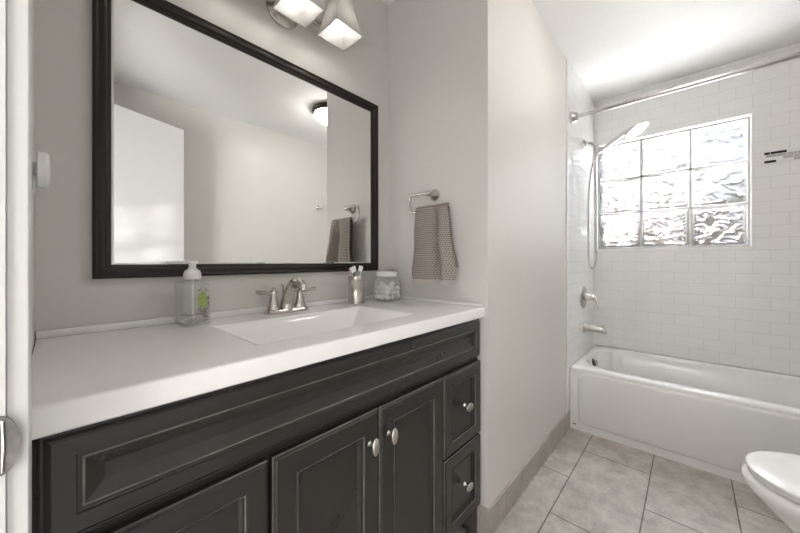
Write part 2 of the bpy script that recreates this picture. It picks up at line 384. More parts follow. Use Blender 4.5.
# open door, hinged on the far jamb, swung into the room
hx, hy = -.012, -1.398
ang = math.atan2(-.24, .657)
DM = Matrix.Translation((hx, hy, 0)) @ Matrix.Rotation(ang, 4, 'Z')
b = NB(); box(b, 0, .70, -.035, 0, .012, 2.075, .002, M=DM); door = struct('door_1', b, M_door, smooth=False)
for s in (1, -1):
    b = NB(); yy = 0 if s > 0 else -.035
    lathe(b, [(.03, 0), (.03, .004), (.022, .008), (.011, .012), (.011, .03), (.022, .038), (.027, .05), (.022, .06), (.008, .064)], 28,
          DM @ Matrix.Translation((.64, yy, .93)) @ Matrix.Rotation(R(-90*s), 4, 'X'))
    obj('door_knob', b, M_nick, door)
for z in (.25, 1.05, 1.85):
    b = NB(); lathe(b, [(.006, z-.045), (.006, z+.045)], 14, DM @ Matrix.Translation((-.002, .004, 0))); obj('hinge', b, M_nick, door)

# ------------------------------------------------------------------ vanity cabinet
X0, X1 = XD+.004, 1.157
FY = -.515                                      # face frame plane
cab = thing('vanity_cabinet', 'wide charcoal painted bathroom vanity cabinet with recessed panel fronts under the white top', 'cabinet', (.566, -.27, 0))
b = NB()
for (x0, x1, y0, y1, z0, z1) in ((X0, X0+.016, FY+.02, -.002, .115, .8745), (X1-.016, X1, FY+.02, -.002, .115, .8745), (X0+.016, X1-.016, FY+.02, -.002, .115, .131), (X0+.016, X1-.016, -.012, -.002, .131, .79), (X0+.016, X1-.016, FY+.02, FY+.024, .131, .795)):
    box(b, x0, x1, y0, y1, z0, z1)
obj('body', b, M_dark, cab, smooth=False)
b = NB()
for (x0, x1, z0, z1) in ((X0, X0+.030, .115, .874), (X1-.012, X1, .115, .874), (.275, .295, .115, .70), (.878, .898, .115, .70), (X0, X1, .86, .874), (X0, X1, .695, .722), (X0, X1, .10, .125)):
    box(b, x0, x1, FY, FY+.02, z0, z1, .001)
obj('face_frame', b, M_cab, cab, smooth=False)
b = NB(); box(b, X0+.03, X1-.03, FY+.075, FY+.09, 0, .115); obj('toe_kick', b, M_dark, cab, smooth=False)
def foot(x, s):
    bm = NB(); pts = [(0, .118), (.13, .118), (.11, .10), (.075, .075), (.055, .03), (.05, 0), (0, 0)]
    loft(bm, [[(x+s*p, FY+yo, z) for p, z in pts] for yo in (.0, .022)])
    box(bm, min(x, x+s*.02), max(x, x+s*.02), FY+.02, -.05, 0, .118)
    return bm
obj('bracket_foot', foot(X0, 1), M_cab, cab, smooth=False); obj('bracket_foot', foot(X1, -1), M_cab, cab, smooth=False)
WIDE = [(0, 0), (0, .009), (.003, .012), (.006, .012), (.009, .0145), (.009, .017), (.013, .020), (.036, .020), (.0375, .0175), (.0405, .0175), (.042, .0155), (.045, .0155), (.066, .005)]
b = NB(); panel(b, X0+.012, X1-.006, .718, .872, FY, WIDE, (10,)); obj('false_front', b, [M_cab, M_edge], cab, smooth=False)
LEAF = [(0, 0), (0, .013), (.002, .0165), (.0045, .0165), (.008, .020), (.048, .020), (.050, .0185), (.053, .0205), (.056, .0185), (.058, .014), (.064, .011), (.067, .0085), (.075, .0085)]
DRAW = [(i*.82, t) for i, t in LEAF]
def knob(bm, x, z, tall):
    y = FY-.020
    lathe(bm, [(.0085, 0), (.0075, .002), (.0055, .006), (.005, .018)], 16, Matrix.Translation((x, y, z)) @ Matrix.Rotation(R(90), 4, 'X'))
    rx, rz = (.0125, .0235) if tall else (.022, .0145)
    ellipsoid(bm, (x, y-.022, z), rx, .0065, rz, 24, 12)
    return bm
for (x0, x1, kx) in ((.2955, .5885, .555), (.5925, .8905, .625)):
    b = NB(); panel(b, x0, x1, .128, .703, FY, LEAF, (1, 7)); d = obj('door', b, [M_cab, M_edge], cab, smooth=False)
    obj('knob', knob(NB(), kx, .622, True), M_nick, d)
for (x0, x1) in ((.8985, X1-.006), (X0+.012, .2855)):
    for (z0, z1) in ((.418, .703), (.128, .409)):
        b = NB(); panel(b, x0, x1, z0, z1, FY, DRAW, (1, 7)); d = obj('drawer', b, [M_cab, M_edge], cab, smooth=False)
        obj('knob', knob(NB(), (x0+x1)/2, (z0+z1)/2+.005, False), M_nick, d)

# ------------------------------------------------------------------ vanity top with integrated basin
top = thing('bathroom_countertop', 'glossy white one-piece vanity top with sunken rectangular sink on the charcoal cabinet', 'countertop', (.566, -.27, .875))
def top_mesh():
    bm = NB(); x0, x1, y0, y1, zt, zb = XD+.002, XT-.001, -.545, -.001, .915, .875
    bx0, bx1, by0, by1 = .300, .845, -.445, -.155
    nx, ny = 150, 74
    def sm(t): t = max(0, min(1, t)); return t*t*(3-2*t)
    def zz(x, y):
        dx0, dx1 = x-bx0, bx1-x; dy0, dy1 = y-by0, by1-y
        if min(dx0, dx1, dy0, dy1) <= 0: return zt
        f = min(sm(dx0/.10), sm(dx1/.10), sm(dy0/.05), sm(dy1/.05))
        e = min(1, min(dx0, dx1, dy0, dy1)/.005)
        return zt-.003*e-.075*f
    ys = [y0+.005+(y1-y0-.005)*j/ny for j in range(ny+1)]
    vs = [[bm.verts.new((x0+(x1-x0)*i/nx, ys[j], zz(x0+(x1-x0)*i/nx, ys[j]))) for j in range(ny+1)] for i in range(nx+1)]
    for i in range(nx):
        for j in range(ny): bm.faces.new((vs[i][j], vs[i+1][j], vs[i+1][j+1], vs[i][j+1]))
    prof = [(y0+.003, zt-.0006), (y0+.001, zt-.0022), (y0, zt-.0045), (y0, zb+.003), (y0+.003, zb)]
    prev = [vs[i][0] for i in range(nx+1)]
    for (y, z) in prof:
        cur = [bm.verts.new((x0+(x1-x0)*i/nx, y, z)) for i in range(nx+1)]
        for i in range(nx): bm.faces.new((prev[i], cur[i], cur[i+1], prev[i+1])[::-1])
        prev = cur
    # underside rim only, as the bowl hangs through
    back = [bm.verts.new((v.co.x, y0+.05, zb)) for v in prev]
    for i in range(nx): bm.faces.new((prev[i], back[i], back[i+1], prev[i+1])[::-1])
    return bm
obj('counter_slab', top_mesh(), M_top, top, ang=24)
b = NB(); box(b, XD+.002, XT-.001, -.019, -.001, .9149, .934, .003); obj('backsplash_lip', b, M_top, top)
b = NB(); box(b, XT-.016, XT-.001, -.54, -.019, .9149, .927, .003); obj('side_lip', b, M_top, top)
b = NB(); lathe(b, [(.021, .8355), (.021, .839), (.016, .8405), (.010, .842), (.004, .8425)], 24, Matrix.Translation((.577, -.30, 0))); obj('drain', b, M_nick, top)

# faucet
fx, fy, fz = .570, -.068, .9152
fa = thing('sink_faucet', 'brushed nickel two-handle faucet standing behind the sink', 'faucet', (fx, fy, fz))
b = NB()
loft(b, [[(x, y, z) for x, y in rrect(fx, fy, hx_, hy_, r_)] for hx_, hy_, r_, z in ((.083, .028, .026, fz), (.083, .028, .026, fz+.006), (.079, .025, .024, fz+.009), (.077, .023, .022, fz+.013), (.070, .018, .017, fz+.015))])
obj('base_plate', b, M_nick, fa)
b = NB()
sp = smooth_path([(fx, fy, fz+.012), (fx, fy-.003, fz+.040), (fx, fy-.020, fz+.076), (fx, fy-.050, fz+.104), (fx, fy-.080, fz+.110), (fx, fy-.104, fz+.098), (fx, fy-.112, fz+.084)], 7)
tube(b, sp, lerp_list([.027, .0235, .0205, .018, .016, .0135, .012], len(sp)), 18); obj('spout', b, M_nick, fa)
for s in (-1, 1):
    b = NB(); cx = fx+s*.051
    lathe(b, [(.0225, .013), (.0225, .018), (.0185, .030), (.0145, .048), (.0115, .062), (.0125, .066), (.0125, .072), (.010, .079), (.005, .084), (.006, .088), (.003, .092)], 24, Matrix.Translation((cx, fy, fz)))
    hb = obj('handle', b, M_nick, fa)
    b = NB(); pts = smooth_path([(cx, fy, fz+.071), (cx+s*.022, fy-.004, fz+.073), (cx+s*.042, fy-.006, fz+.076), (cx+s*.060, fy-.008, fz+.079)], 5)
    tube(b, pts, lerp_list([.0065, .0065, .009, .0105], len(pts)), 12, squash=.7); obj('lever', b, M_nick, hb)
b = NB(); lathe(b, [(.0022, .012), (.0022, .088), (.0045, .092), (.0062, .104), (.0055, .106), (.002, .107)], 16, Matrix.Translation((fx-.002, fy+.026, fz))); obj('lift_rod', b, M_nick, fa)

# soap dispenser
sxx, syy, sz = .272, -.0715, .9155
so = thing('soap_dispenser', 'clear square pump soap bottle with green floral label standing left of the sink', 'soap bottle', (sxx, syy, sz))
b = NB()
outer = [(.033, .047, .010, 0), (.036, .050, .012, .004), (.036, .050, .012, .115), (.034, .047, .012, .121), (.018, .020, .014, .126), (.015, .015, .0149, .128), (.015, .015, .0149, .136)]
inner = [(.012, .012, .0119, .136), (.012, .012, .0119, .127), (.016, .018, .012, .124), (.031, .044, .010, .118), (.033, .047, .010, .112), (.033, .047, .010, .012), (.029, .043, .008, .009)]
loft(b, [[(x, y, sz+z) for x, y in rrect(sxx, syy, hx_, hy_, r_, 6)] for hx_, hy_, r_, z in outer+inner]); obj('bottle', b, M_glass, so)
M_liq = mat('clear_soap', (.97, .96, .92), .0, trans=1, ior=1.34)
b = NB(); loft(b, [[(x, y, sz+z) for x, y in rrect(sxx, syy, hx_, hy_, .009, 6)] for hx_, hy_, z in ((.0285, .0425, .0095), (.0325, .0465, .0125), (.0325, .0465, .030))]); obj('liquid_soap', b, M_liq, so)
b = NB(); lathe(b, [(.0165, .130), (.0215, .132), (.0225, .146), (.019, .156), (.012, .161), (.0095, .164), (.0095, .176), (.0115, .177)], 28, Matrix.Translation((sxx, syy, sz)))
pu = obj('pump_collar', b, M_pump, so)
b = NB(); hd = Vector((-.86, .5, 0)).normalized(); c0 = Vector((sxx, syy, sz+.180))
lathe(b, [(.0115, -.004), (.014, -.002), (.014, .003), (.012, .005)], 24, Matrix.Translation(c0))
tube(b, [c0+hd*.006, c0+hd*.03, c0+hd*.055, c0+hd*.068+Vector((0, 0, -.004))], [.0085, .0065, .0055, .0045], 12, squash=.6); obj('pump_head', b, M_pump, pu)
b = NB(); tube(b, [(sxx, syy, sz+.012), (sxx, syy, sz+.132)], .003, 8); obj('dip_tube', b, M_pump, so)
M_lab = mat('floral_label_green', hexc(150, 164, 98), .5); mottle(M_lab, 150, .35)
M_lab2 = mat('floral_label_stems', hexc(105, 92, 60), .5); mottle(M_lab2, 90, .3)
yl = syy-.050-.0004
b = NB()
loft(b, [[(sxx+.013+.0125*math.cos(a)*(1+.10*math.sin(7*a)), y, sz+.074+.023*math.sin(a)*(1+.08*math.sin(5*a))) for a in [2*math.pi*i/48 for i in range(48)]] for y in (yl+.0006, yl-.0002)])
lab = obj('flower_label', b, M_lab, so); lab['label'] = 'green flower printed label'
b = NB()
for (dx, dz, an) in ((-.010, -.026, 60), (-.004, -.033, 100), (.004, -.030, 80), (.010, -.034, 120), (.013, -.026, 40), (-.008, .028, 50), (.010, .027, 110), (.003, -.040, 30), (.017, .004, 80), (.017, -.012, 95)):
    c = Vector((sxx+.012+dx*.9, yl, sz+.074+dz)); v = Vector((math.cos(R(an)), 0, math.sin(R(an))))*.007; w = Vector((-v.z, 0, v.x))*.26
    loft(b, [[c-v+Vector((0, o_, 0)), c+w+Vector((0, o_, 0)), c+v+Vector((0, o_, 0)), c-w+Vector((0, o_, 0))] for o_ in (.0006, -.0003)])
obj('flower_stems', b, M_lab2, so, smooth=False)

# toothbrush tumbler and brushes
tx, ty, tz = .868, -.100, .9155
cu = thing('toothbrush_tumbler', 'cylindrical brushed steel tumbler holding toothbrushes on the vanity top', 'tumbler', (tx, ty, tz))
b = NB(); lathe(b, [(.033, 0), (.0345, .002), (.0345, .010), (.0335, .0115), (.0335, .104), (.0345, .1055), (.0345, .117), (.033, .119), (.0315, .117), (.0315, .006)], 40, Matrix.Translation((tx, ty, tz)))
obj('cup', b, M_steel, cu)
for z in (.012, .104):
    b = NB(); lathe(b, [(.0337, z-.0012), (.0352, z-.0006), (.0352, z+.0006), (.0337, z+.0012)], 40, Matrix.Translation((tx, ty, tz)), caps=(False, False)); obj('band', b, M_chrome, cu)
M_bw = mottle(mat('toothbrush_white', (.82, .80, .82), .3), 40, .03); M_bd = mottle(mat('toothbrush_grey', (.16, .16, .15), .3), 40, .1); M_bp = mottle(mat('toothbrush_pink', (.55, .40, .50), .3), 40, .05)
M_br = mottle(mat('bristles', (.85, .85, .84), .8), 300, .1)
for lean, m1, lab_, tw in (((-.024, .015, .155), M_bp, 'pale toothbrush leaning to the left side of the steel tumbler', 0), ((.001, .024, .160), M_bd, 'dark-handled toothbrush leaning back in the middle of the steel tumbler', 1.2), ((.024, -.012, .162), M_bw, 'white toothbrush leaning to the right side of the steel tumbler', 2.2)):
    lx, ly, lz = lean
    base = Vector((tx-lx*.45, ty-ly*.45, tz+.010)); tip = Vector((tx+lx, ty+ly, tz+lz)); dr = (tip-base).normalized()
    th = thing('toothbrush', lab_, 'toothbrush', base, 'toothbrushes in the steel tumbler')
    b = NB(); pts = [base+(tip-base)*f for f in (0, .3, .6, .75, .82, .88, .97, 1)]
    tube(b, pts, [.0035, .0045, .004, .003, .0028, .005, .005, .003], 12); obj('handle', b, m1, th)
    b = NB(); sd_ = dr.cross(Vector((math.cos(tw), math.sin(tw), .1))).normalized(); c = base+(tip-base)*.925
    Mx = Matrix.Translation(c) @ dr.to_track_quat('Z', 'Y').to_matrix().to_4x4()
    box(b, -.0045, .0045, .003, .014, -.012, .012, .001, M=Mx); obj('bristle_head', b, M_br, th)

# glass jar of cotton
jx, jy, jz = 1.045, -.110, .9155
ja = thing('apothecary_jar', 'square clear glass jar with round white lid in the corner of the vanity top', 'jar', (jx, jy, jz))
b = NB()
o_ = [(.043, .012, 0), (.0485, .016, .004), (.0495, .016, .012), (.0495, .016, .092), (.045, .022, .102), (.040, .0395, .107), (.040, .0395, .114)]
i_ = [(.0375, .037, .114), (.0375, .037, .106), (.0425, .020, .100), (.047, .014, .091), (.047, .014, .012), (.043, .012, .006)]
loft(b, [[(x, y, jz+z) for x, y in rrect(jx, jy, h_, h_, r_, 8)] for h_, r_, z in o_+i_]); obj('glass_body', b, M_glass, ja)
b = NB(); lathe(b, [(.0415, .1145), (.049, .1145), (.0505, .117), (.0505, .132), (.049, .1345), (.040, .1355)], 40, Matrix.Translation((jx, jy, jz))); obj('lid', b, M_pump, ja)
rnd = random.Random(3); balls = []
for lay in range(4):
    for k in range(9):
        px_ = jx+(-.0315+.0315*(k % 3))+rnd.uniform(-.003, .003); py_ = jy+(-.0315+.0315*(k//3))+rnd.uniform(-.003, .003); pz_ = jz+.0205+lay*.0190
        if lay == 3 and k % 2 == 0: continue
        balls.append((px_, py_, pz_))
proto = None
for k, (px_, py_, pz_) in enumerate(balls):
    if proto is None:
        b = NB(); ellipsoid(b, (0, 0, 0), 0.0148, .0145, .0098, 16, 10)
        for v in b.verts: v.co *= 1+.10*noise.noise(v.co*160)
        proto = o = obj('cotton_ball', b, M_cotton)
    else:
        o = proto.copy(); C.objects.link(o)
    o.location = (px_, py_, pz_); o.rotation_euler = (rnd.uniform(-.9, .9), rnd.uniform(-.9, .9), rnd.uniform(0, 6))
    tag(o, 'white cotton ball heaped inside the square glass jar', 'cotton ball', 'cotton balls in the glass jar')

# ------------------------------------------------------------------ framed mirror
mx0, mx1, mz0, mz1 = .064, 1.076, 1.053, 1.866
mi = thing('wall_mirror', 'large rectangular mirror in a dark bronze moulded frame above the vanity', 'mirror', (.573, -.001, mz0))
PR = [(0, .001), (0, .015), (.002, .019), (.006, .021), (.010, .0195), (.0125, .0175), (.016, .0185), (.022, .0205), (.027, .0195), (.030, .0165), (.0315, .013), (.0335, .0135), (.0355, .0125), (.037, .0095), (.039, .0095), (.0405, .008), (.0405, .004)]
PR = [(i*.9, t) for i, t in PR]
b = NB(); rings = [[(mx0+i, -t, mz0+i), (mx1-i, -t, mz0+i), (mx1-i, -t, mz1-i), (mx0+i, -t, mz1-i)] for i, t in PR]
loft(b, rings, caps=(False, False)); obj('frame', b, M_bronze, mi, ang=50)
b = NB(); i = .0360
panel(b, mx0+i, mx1-i, mz0+i, mz1-i, -.002, [(0, 0), (0, .003), (.006, .0042)]); obj('mirror_glass', b, M_mirror, mi, smooth=False)

# ------------------------------------------------------------------ vanity light
lx_, lzb = .586, 2.06
vl = thing('vanity_light', 'brushed nickel three-light wall fixture with square frosted shades above the mirror', 'wall lamp', (lx_, 0, lzb))
b = NB(); lathe(b, [(.066, .0), (.066, .006), (.060, .011), (.054, .012), (.050, .016), (.044, .020), (.030, .022), (.016, .030), (.012, .045)], 40, Matrix.Translation((lx_, 0, lzb)) @ Matrix.Rotation(R(90), 4, 'X')); obj('backplate', b, M_nick, vl)
b = NB(); box(b, lx_-.235, lx_+.235, -.052, -.036, lzb-.012, lzb+.012, .004); box(b, lx_-.235, lx_+.235, -.056, -.050, lzb-.005, lzb+.005, .002); obj('crossbar', b, M_nick, vl)
for k in (-1, 0, 1):
    cx, cy = lx_+k*.182, -.122
    b = NB(); pts = smooth_path([(cx, -.046, lzb), (cx, -.066, lzb+.060), (cx, -.098, lzb+.108), (cx, cy, lzb+.112), (cx, cy, lzb+.098)], 6); tube(b, pts, .007, 12)
    lathe(b, [(.030, .072), (.030, .084), (.024, .092), (.010, .100)], 24, Matrix.Translation((cx, cy, lzb)))
    obj('arm', b, M_nick, vl)
    b = NB(); zb_ = 1.998
    ou = [(.0365, .006, 2.134), (.039, .007, 2.115), (.048, .006, 2.065), (.060, .005, 2.020), (.066, .004, zb_)]
    inn = [(h_-.0035, max(.002, r_-.002), z_) for h_, r_, z_ in ou[::-1]]
    loft(b, [[(x, y, z_) for x, y in rrect(cx, cy, h_, h_, r_, 4)] for h_, r_, z_ in ou+inn]); sh = obj('lamp_shade', b, M_shade, vl, ang=30)
    b = NB(); lathe(b, [(.013, 2.112), (.013, 2.085), (.016, 2.072), (.025, 2.055), (.0305, 2.036), (.029, 2.022), (.022, 2.010), (.010, 2.004), (.002, 2.003)], 24, Matrix.Translation((cx, cy, 0))); obj('bulb', b, M_bulb, sh)

# ------------------------------------------------------------------ towel holder and towel
TH = thing('towel_holder', 'open square brushed nickel towel ring on the niche wall above the jar', 'towel ring', (XT, -.293, 1.40))
b = NB(); lathe(b, [(.026, 0), (.026, .004), (.022, .010), (.014, .020), (.0105, .034), (.0105, .050), (.012, .054), (.008, .060)], 28, to_axis((XT, -.298, 1.398), (-1, 0, 0))); obj('mounting_post', b, M_nick, TH)
RB = XT-.052
b = NB(); pts = [(RB, -.306, 1.400), (RB, -.26, 1.401), (RB, -.215, 1.401), (RB, -.197, 1.399), (RB, -.190, 1.392), (RB, -.189, 1.37), (RB, -.190, 1.338), (RB, -.196, 1.326), (RB, -.212, 1.321), (RB, -.30, 1.321), (RB, -.411, 1.321)]
tube(b, pts, .0062, 12); obj('ring_bar', b, M_nick, TH)

M_tow = mat('taupe_woven_towel', hexc(150, 140, 132), .95, spec=.1); tb = P(M_tow)
t_ = nd(M_tow, 'ShaderNodeUVMap')
vo = nd(M_tow, 'ShaderNodeTexBrick'); vo.inputs['Scale'].default_value = 1
for k, v in (('Brick Width', .0100), ('Row Height', .0085), ('Mortar Size', .0020), ('Mortar Smooth', .5)): vo.inputs[k].default_value = v
vo.inputs['Color1'].default_value = hexc(132, 122, 115); vo.inputs['Color2'].default_value = hexc(120, 110, 104); vo.inputs['Mortar'].default_value = hexc(184, 175, 168)
lk(M_tow, t_.outputs[0], vo.inputs['Vector']); lk(M_tow, vo.outputs['Color'], tb.inputs['Base Color'])
bp = nd(M_tow, 'ShaderNodeBump'); bp.inputs['Strength'].default_value = .9; bp.inputs['Distance'].default_value = .003; lk(M_tow, vo.outputs['Fac'], bp.inputs['Height']); lk(M_tow, bp.outputs[0], tb.inputs['Normal'])
M_fr = mottle(mat('towel_fringe', hexc(205, 198, 190), .95), 200, .08)
def gauss(s, c, w): return math.exp(-((s-c)/w)**2)
zt_ = 1.331
def tow_pt(s, t):
    """s across (0 = left, nearest the mirror), t: 0 front hem .. 1 back hem"""
    if t < .52:
        f = t/.52                                   # hem -> bar
        z = 1.020+.002*s+(zt_-.006-1.022)*f; layer = -1
    elif t < .58:
        f = 1; a = (t-.52)/.06*math.pi; z = zt_-.006+.0165*math.sin(a); layer = -math.cos(a)
    else:
        f = 1-(t-.58)/.42; z = zt_-.006-(zt_-.006-1.075)*(1-f); layer = 1
    yt = -.240-.172*s; yb_ = -.228-.232*s
    f = max(0, min(1, f)); y = yb_+(yt-yb_)*f**.8
    if layer > 0: y = -.325+(y+.325)*.86
    y += .006*math.sin(z*31+s*2)*(1-f)
    bulge = .022*gauss(s, .26, .20)+.034*gauss(s, .84, .13)-.020*gauss(s, .60, .06)+.006*math.sin(s*17+z*6)*(1-f)
    x = RB+layer*.0145-(bulge*(.12+.88*(1-f**4)) if layer < 0 else bulge*.25)
    x += .0025*noise.noise(Vector((s*4, z*14, 2)))
    return Vector((x, y, z))
def towel_mesh():
    bm = NB(); uv = bm.loops.layers.uv.new('UVMap'); ns, ntt = 44, 110; dep = .0022
    g_ = [[bm.verts.new(tow_pt(i/ns, j/ntt)) for j in range(ntt+1)] for i in range(ns+1)]
    for i in range(ns):
        for j in range(ntt):
            fc = bm.faces.new((g_[i][j], g_[i+1][j], g_[i+1][j+1], g_[i][j+1]))
            for lp, (a, c) in zip(fc.loops, ((i, j), (i+1, j), (i+1, j+1), (i, j+1))): lp[uv].uv = (a/ns*.26, c/ntt*.60)
    return bm
tw_ = obj('hand_towel', towel_mesh(), M_tow, recalc=True, ang=80)
so_ = tw_.modifiers.new('thick', 'SOLIDIFY'); so_.thickness = .004; so_.offset = 0
tag(tw_, 'taupe woven hand towel with pale fringe draped over the open towel ring', 'towel')
b = NB()
for k in range(40):
    p = tow_pt((k+.5)/40, 0.0); q = Vector((random.uniform(-.0015, .0015), random.uniform(-.002, .002), -.018+random.uniform(-.002, .002)))
    tube(b, [p+Vector((0, 0, .002)), p+q*.5, p+q], [.0016, .0014, .0010], 5)
fr = obj('fringe', b, M_fr); fr.parent = tw_; fr['label'] = 'pale knotted fringe'
b = NB()
for k in range(40):
    p = tow_pt((k+.5)/40, 1.0); tube(b, [p+Vector((0, 0, .002)), p+Vector((0, 0, -.016))], [.0016, .001], 5)
fr = obj('fringe', b, M_fr); fr.parent = tw_; fr['label'] = 'pale knotted fringe'

# ------------------------------------------------------------------ outlet plate and plug-in on the left wall
b = NB(); box(b, XD, XD+.004, -.338, -.266, 1.162, 1.280, .0015)
op = obj('outlet_plate', b, M_plast); tag(op, 'white outlet cover plate on the left wall behind the door casing', 'outlet')
b = NB()
for z in (1.24, 1.20): box(b, XD+.0038, XD+.0055, -.318, -.286, z-.014, z+.014, .002)
obj('socket', b, M_plast, op)
b = NB(); lathe(b, [(.0125, 0), (.0125, .0045), (.028, .005), (.031, .0065), (.031, .0165), (.0285, .0195), (.018, .0205)], 32, to_axis((XD+.0058, -.302, 1.262), (1, 0, 0)))
pg = thing('plug_in_unit', 'round white plug-in unit sticking out of the left wall outlet', 'plug-in', (XD+.0058, -.302, 1.262))
obj('body', b, M_plast, pg)
b = NB(); box(b, XD+.0056, XD+.009, -.312, -.292, 1.222, 1.25, .001); obj('plug', b, M_plast, pg)

# ------------------------------------------------------------------ ceiling light, robe hook
cl = thing('ceiling_light', 'round flush ceiling light with bronze ring and warm glass bowl, seen in the mirror', 'ceiling lamp', (1.63, -1.18, H))
b = NB(); lathe(b, [(.150, 0), (.156, -.006), (.158, -.030), (.152, -.040), (.142, -.044), (.138, -.038)], 48, Matrix.Translation((1.63, -1.18, H-.0005))); obj('ring', b, M_bronze2, cl)
b = NB(); lathe(b, [(.140, -.036), (.138, -.052), (.125, -.078), (.098, -.100), (.060, -.114), (.020, -.119), (.001, -.120)], 48, Matrix.Translation((1.63, -1.18, H)), caps=(True, True)); obj('glass_bowl', b, M_dome, cl)
b = NB(); lathe(b, [(.003, -.118), (.009, -.121), (.009, -.126), (.005, -.132), (.001, -.135)], 16, Matrix.Translation((1.63, -1.18, H))); obj('finial', b, M_bronze2, cl)
rh = thing('robe_hook', 'small nickel double robe hook on the wall facing the mirror, seen reflected', 'hook', (2.02, YF, 1.70))
b = NB(); lathe(b, [(.022, 0), (.022, .004), (.016, .008), (.009, .012)], 24, to_axis((2.02, YF, 1.70), (0, 1, 0))); obj('hook_plate', b, M_nick, rh)
for s in (-1, 1):
    b = NB(); pts = smooth_path([(2.02, YF+.010, 1.70), (2.02+s*.012, YF+.030, 1.69), (2.02+s*.026, YF+.045, 1.695), (2.02+s*.032, YF+.048, 1.715)], 5); tube(b, pts, .005, 10); ellipsoid(b, pts[-1], .008, .008, .008, 14, 8); obj('hook_arm', b, M_nick, rh)

# ------------------------------------------------------------------ bathtub
TX0, TX1, TY1, TY0 = 2.300, XW-.001, YT-.001, YF+.001
tcx, tcy = (TX0+TX1)/2, (TY0+TY1)/2; thx, thy = (TX1-TX0)/2, (TY1-TY0)/2
tu = thing('bathtub', 'white alcove bathtub with straight panelled apron under the glass block window', 'bathtub', (tcx, tcy, 0))
RZ = .407
icx = tcx+.008; ihx = thx-.072; ihy = thy-.048
rings = [(tcx, thx, thy, .004, 0), (tcx, thx, thy, .004, RZ-.014), (tcx, thx-.003, thy-.003, .006, RZ-.005), (tcx, thx-.010, thy-.010, .010, RZ),
         (icx, ihx+.012, ihy+.012, .20, RZ), (icx, ihx+.004, ihy+.004, .195, RZ-.003), (icx, ihx-.006, ihy-.006, .19, RZ-.014), (icx, ihx-.03, ihy-.035, .14, .25), (icx, ihx-.05, ihy-.06, .14, .13), (icx, ihx-.08, ihy-.10, .12, .085), (icx, ihx-.13, ihy-.16, .10, .070)]
b = NB(); loft(b, [[(x, y, z) for x, y in rrect(cx, tcy, hx_, hy_, r_, 10)] for cx, hx_, hy_, r_, z in rings])
# raised apron panel
t = NB()
def apring(y0, y1, z0, z1, r, x):
    return [(x, y, z) for y, z in rrect((y0+y1)/2, (z0+z1)/2, (y1-y0)/2, (z1-z0)/2, r, 8)]
loft(t, [apring(TY0+.045, TY1-.045, .042, .385, .055, TX0+.002), apring(TY0+.052, TY1-.052, .049, .378, .05, TX0-.004), apring(TY0+.062, TY1-.062, .060, .368, .045, TX0-.007)])
merge(b, t)
obj('tub_shell', b, M_tub, tu, ang=40)
b = NB(); yo = TY1-.0535; lathe(b, [(.030, 0), (.032, .003), (.030, .010), (.020, .013), (.004, .014)], 28, to_axis((icx, yo-.006, .350), (0, -1, .30))); ov = obj('overflow_plate', b, M_black, tu)
b = NB(); box(b, icx-.006, icx+.010, yo-.034, yo-.012, .338, .372, .004); obj('trip_lever', b, M_nick, ov)
b = NB(); lathe(b, [(.03, 0), (.03, .003), (.018, .005), (.002, .006)], 24, Matrix.Translation((icx, TY1-.36, .0705))); obj('drain', b, M_nick, tu)
b = NB()
for dy in (.0, .011): lathe(b, [(.0042, 0), (.0042, .0006), (.002, .0008)], 16, to_axis((TX0, TY1-.022-dy, .034), (-1, 0, 0)) @ Matrix.Diagonal((1, 1.3, 1, 1)))
mk = obj('maker_mark', b, M_black, tu); mk['label'] = 'tiny dark oval mark'

# tub spout, valve, shower, rod
px0 = 2.672
ts = thing('tub_spout', 'brushed nickel tub spout low on the tiled wall above the tub', 'tub spout', (px0, YT, .60))
b = NB(); lathe(b, [(.034, 0), (.034, .008), (.029, .013), (.027, .020)], 28, to_axis((px0, YT, .605), (0, -1, 0))); obj('flange', b, M_nick, ts)
b = NB(); pts = [(px0, YT-.012, .605), (px0, YT-.06, .603), (px0, YT-.105, .600), (px0, YT-.130, .596), (px0, YT-.142, .590)]; tube(b, pts, [.026, .0245, .0225, .021, .012], 18)
lathe(b, [(.0165, 0), (.0165, .024), (.013, .025)], 18, to_axis((px0, YT-.128, .598), (0, -.1, -1))); lathe(b, [(.007, 0), (.007, .012), (.010, .014), (.010, .022), (.004, .024)], 14, to_axis((px0, YT-.125, .612), (0, 0, 1))); obj('spout_body', b, M_nick, ts)
va = thing('shower_valve', 'brushed nickel shower valve with round plate and lever on the tiled wall', 'shower valve', (px0, YT, .83))
b = NB(); lathe(b, [(.085, 0), (.085, .003), (.078, .008), (.060, .012), (.034, .014), (.030, .020)], 40, to_axis((px0, YT, .83), (0, -1, 0))); obj('escutcheon', b, M_nick, va)
b = NB(); lathe(b, [(.026, 0), (.024, .020), (.020, .040), (.021, .048), (.016, .058), (.004, .060)], 24, to_axis((px0, YT-.014, .83), (0, -1, 0)))
tube(b, smooth_path([(px0, YT-.060, .832), (px0, YT-.078, .826), (px0+.001, YT-.089, .805), (px0+.001, YT-.092, .768), (px0+.001, YT-.096, .745)], 5), .0085, 12, squash=.8); obj('lever_handle', b, M_nick, va)
sh = thing('hand_shower', 'chrome handheld shower on its wall arm with a hanging loop of hose', 'shower head', (px0, YT, 1.96))
b = NB(); lathe(b, [(.030, 0), (.030, .004), (.022, .012), (.012, .016)], 28, to_axis((px0, YT, 1.975), (0, -1, 0)))
tube(b, smooth_path([(px0, YT, 1.975), (px0, YT-.035, 1.972), (px0, YT-.068, 1.952), (px0, YT-.083, 1.928)], 6), .0105, 14); obj('shower_arm', b, M_chrome, sh)
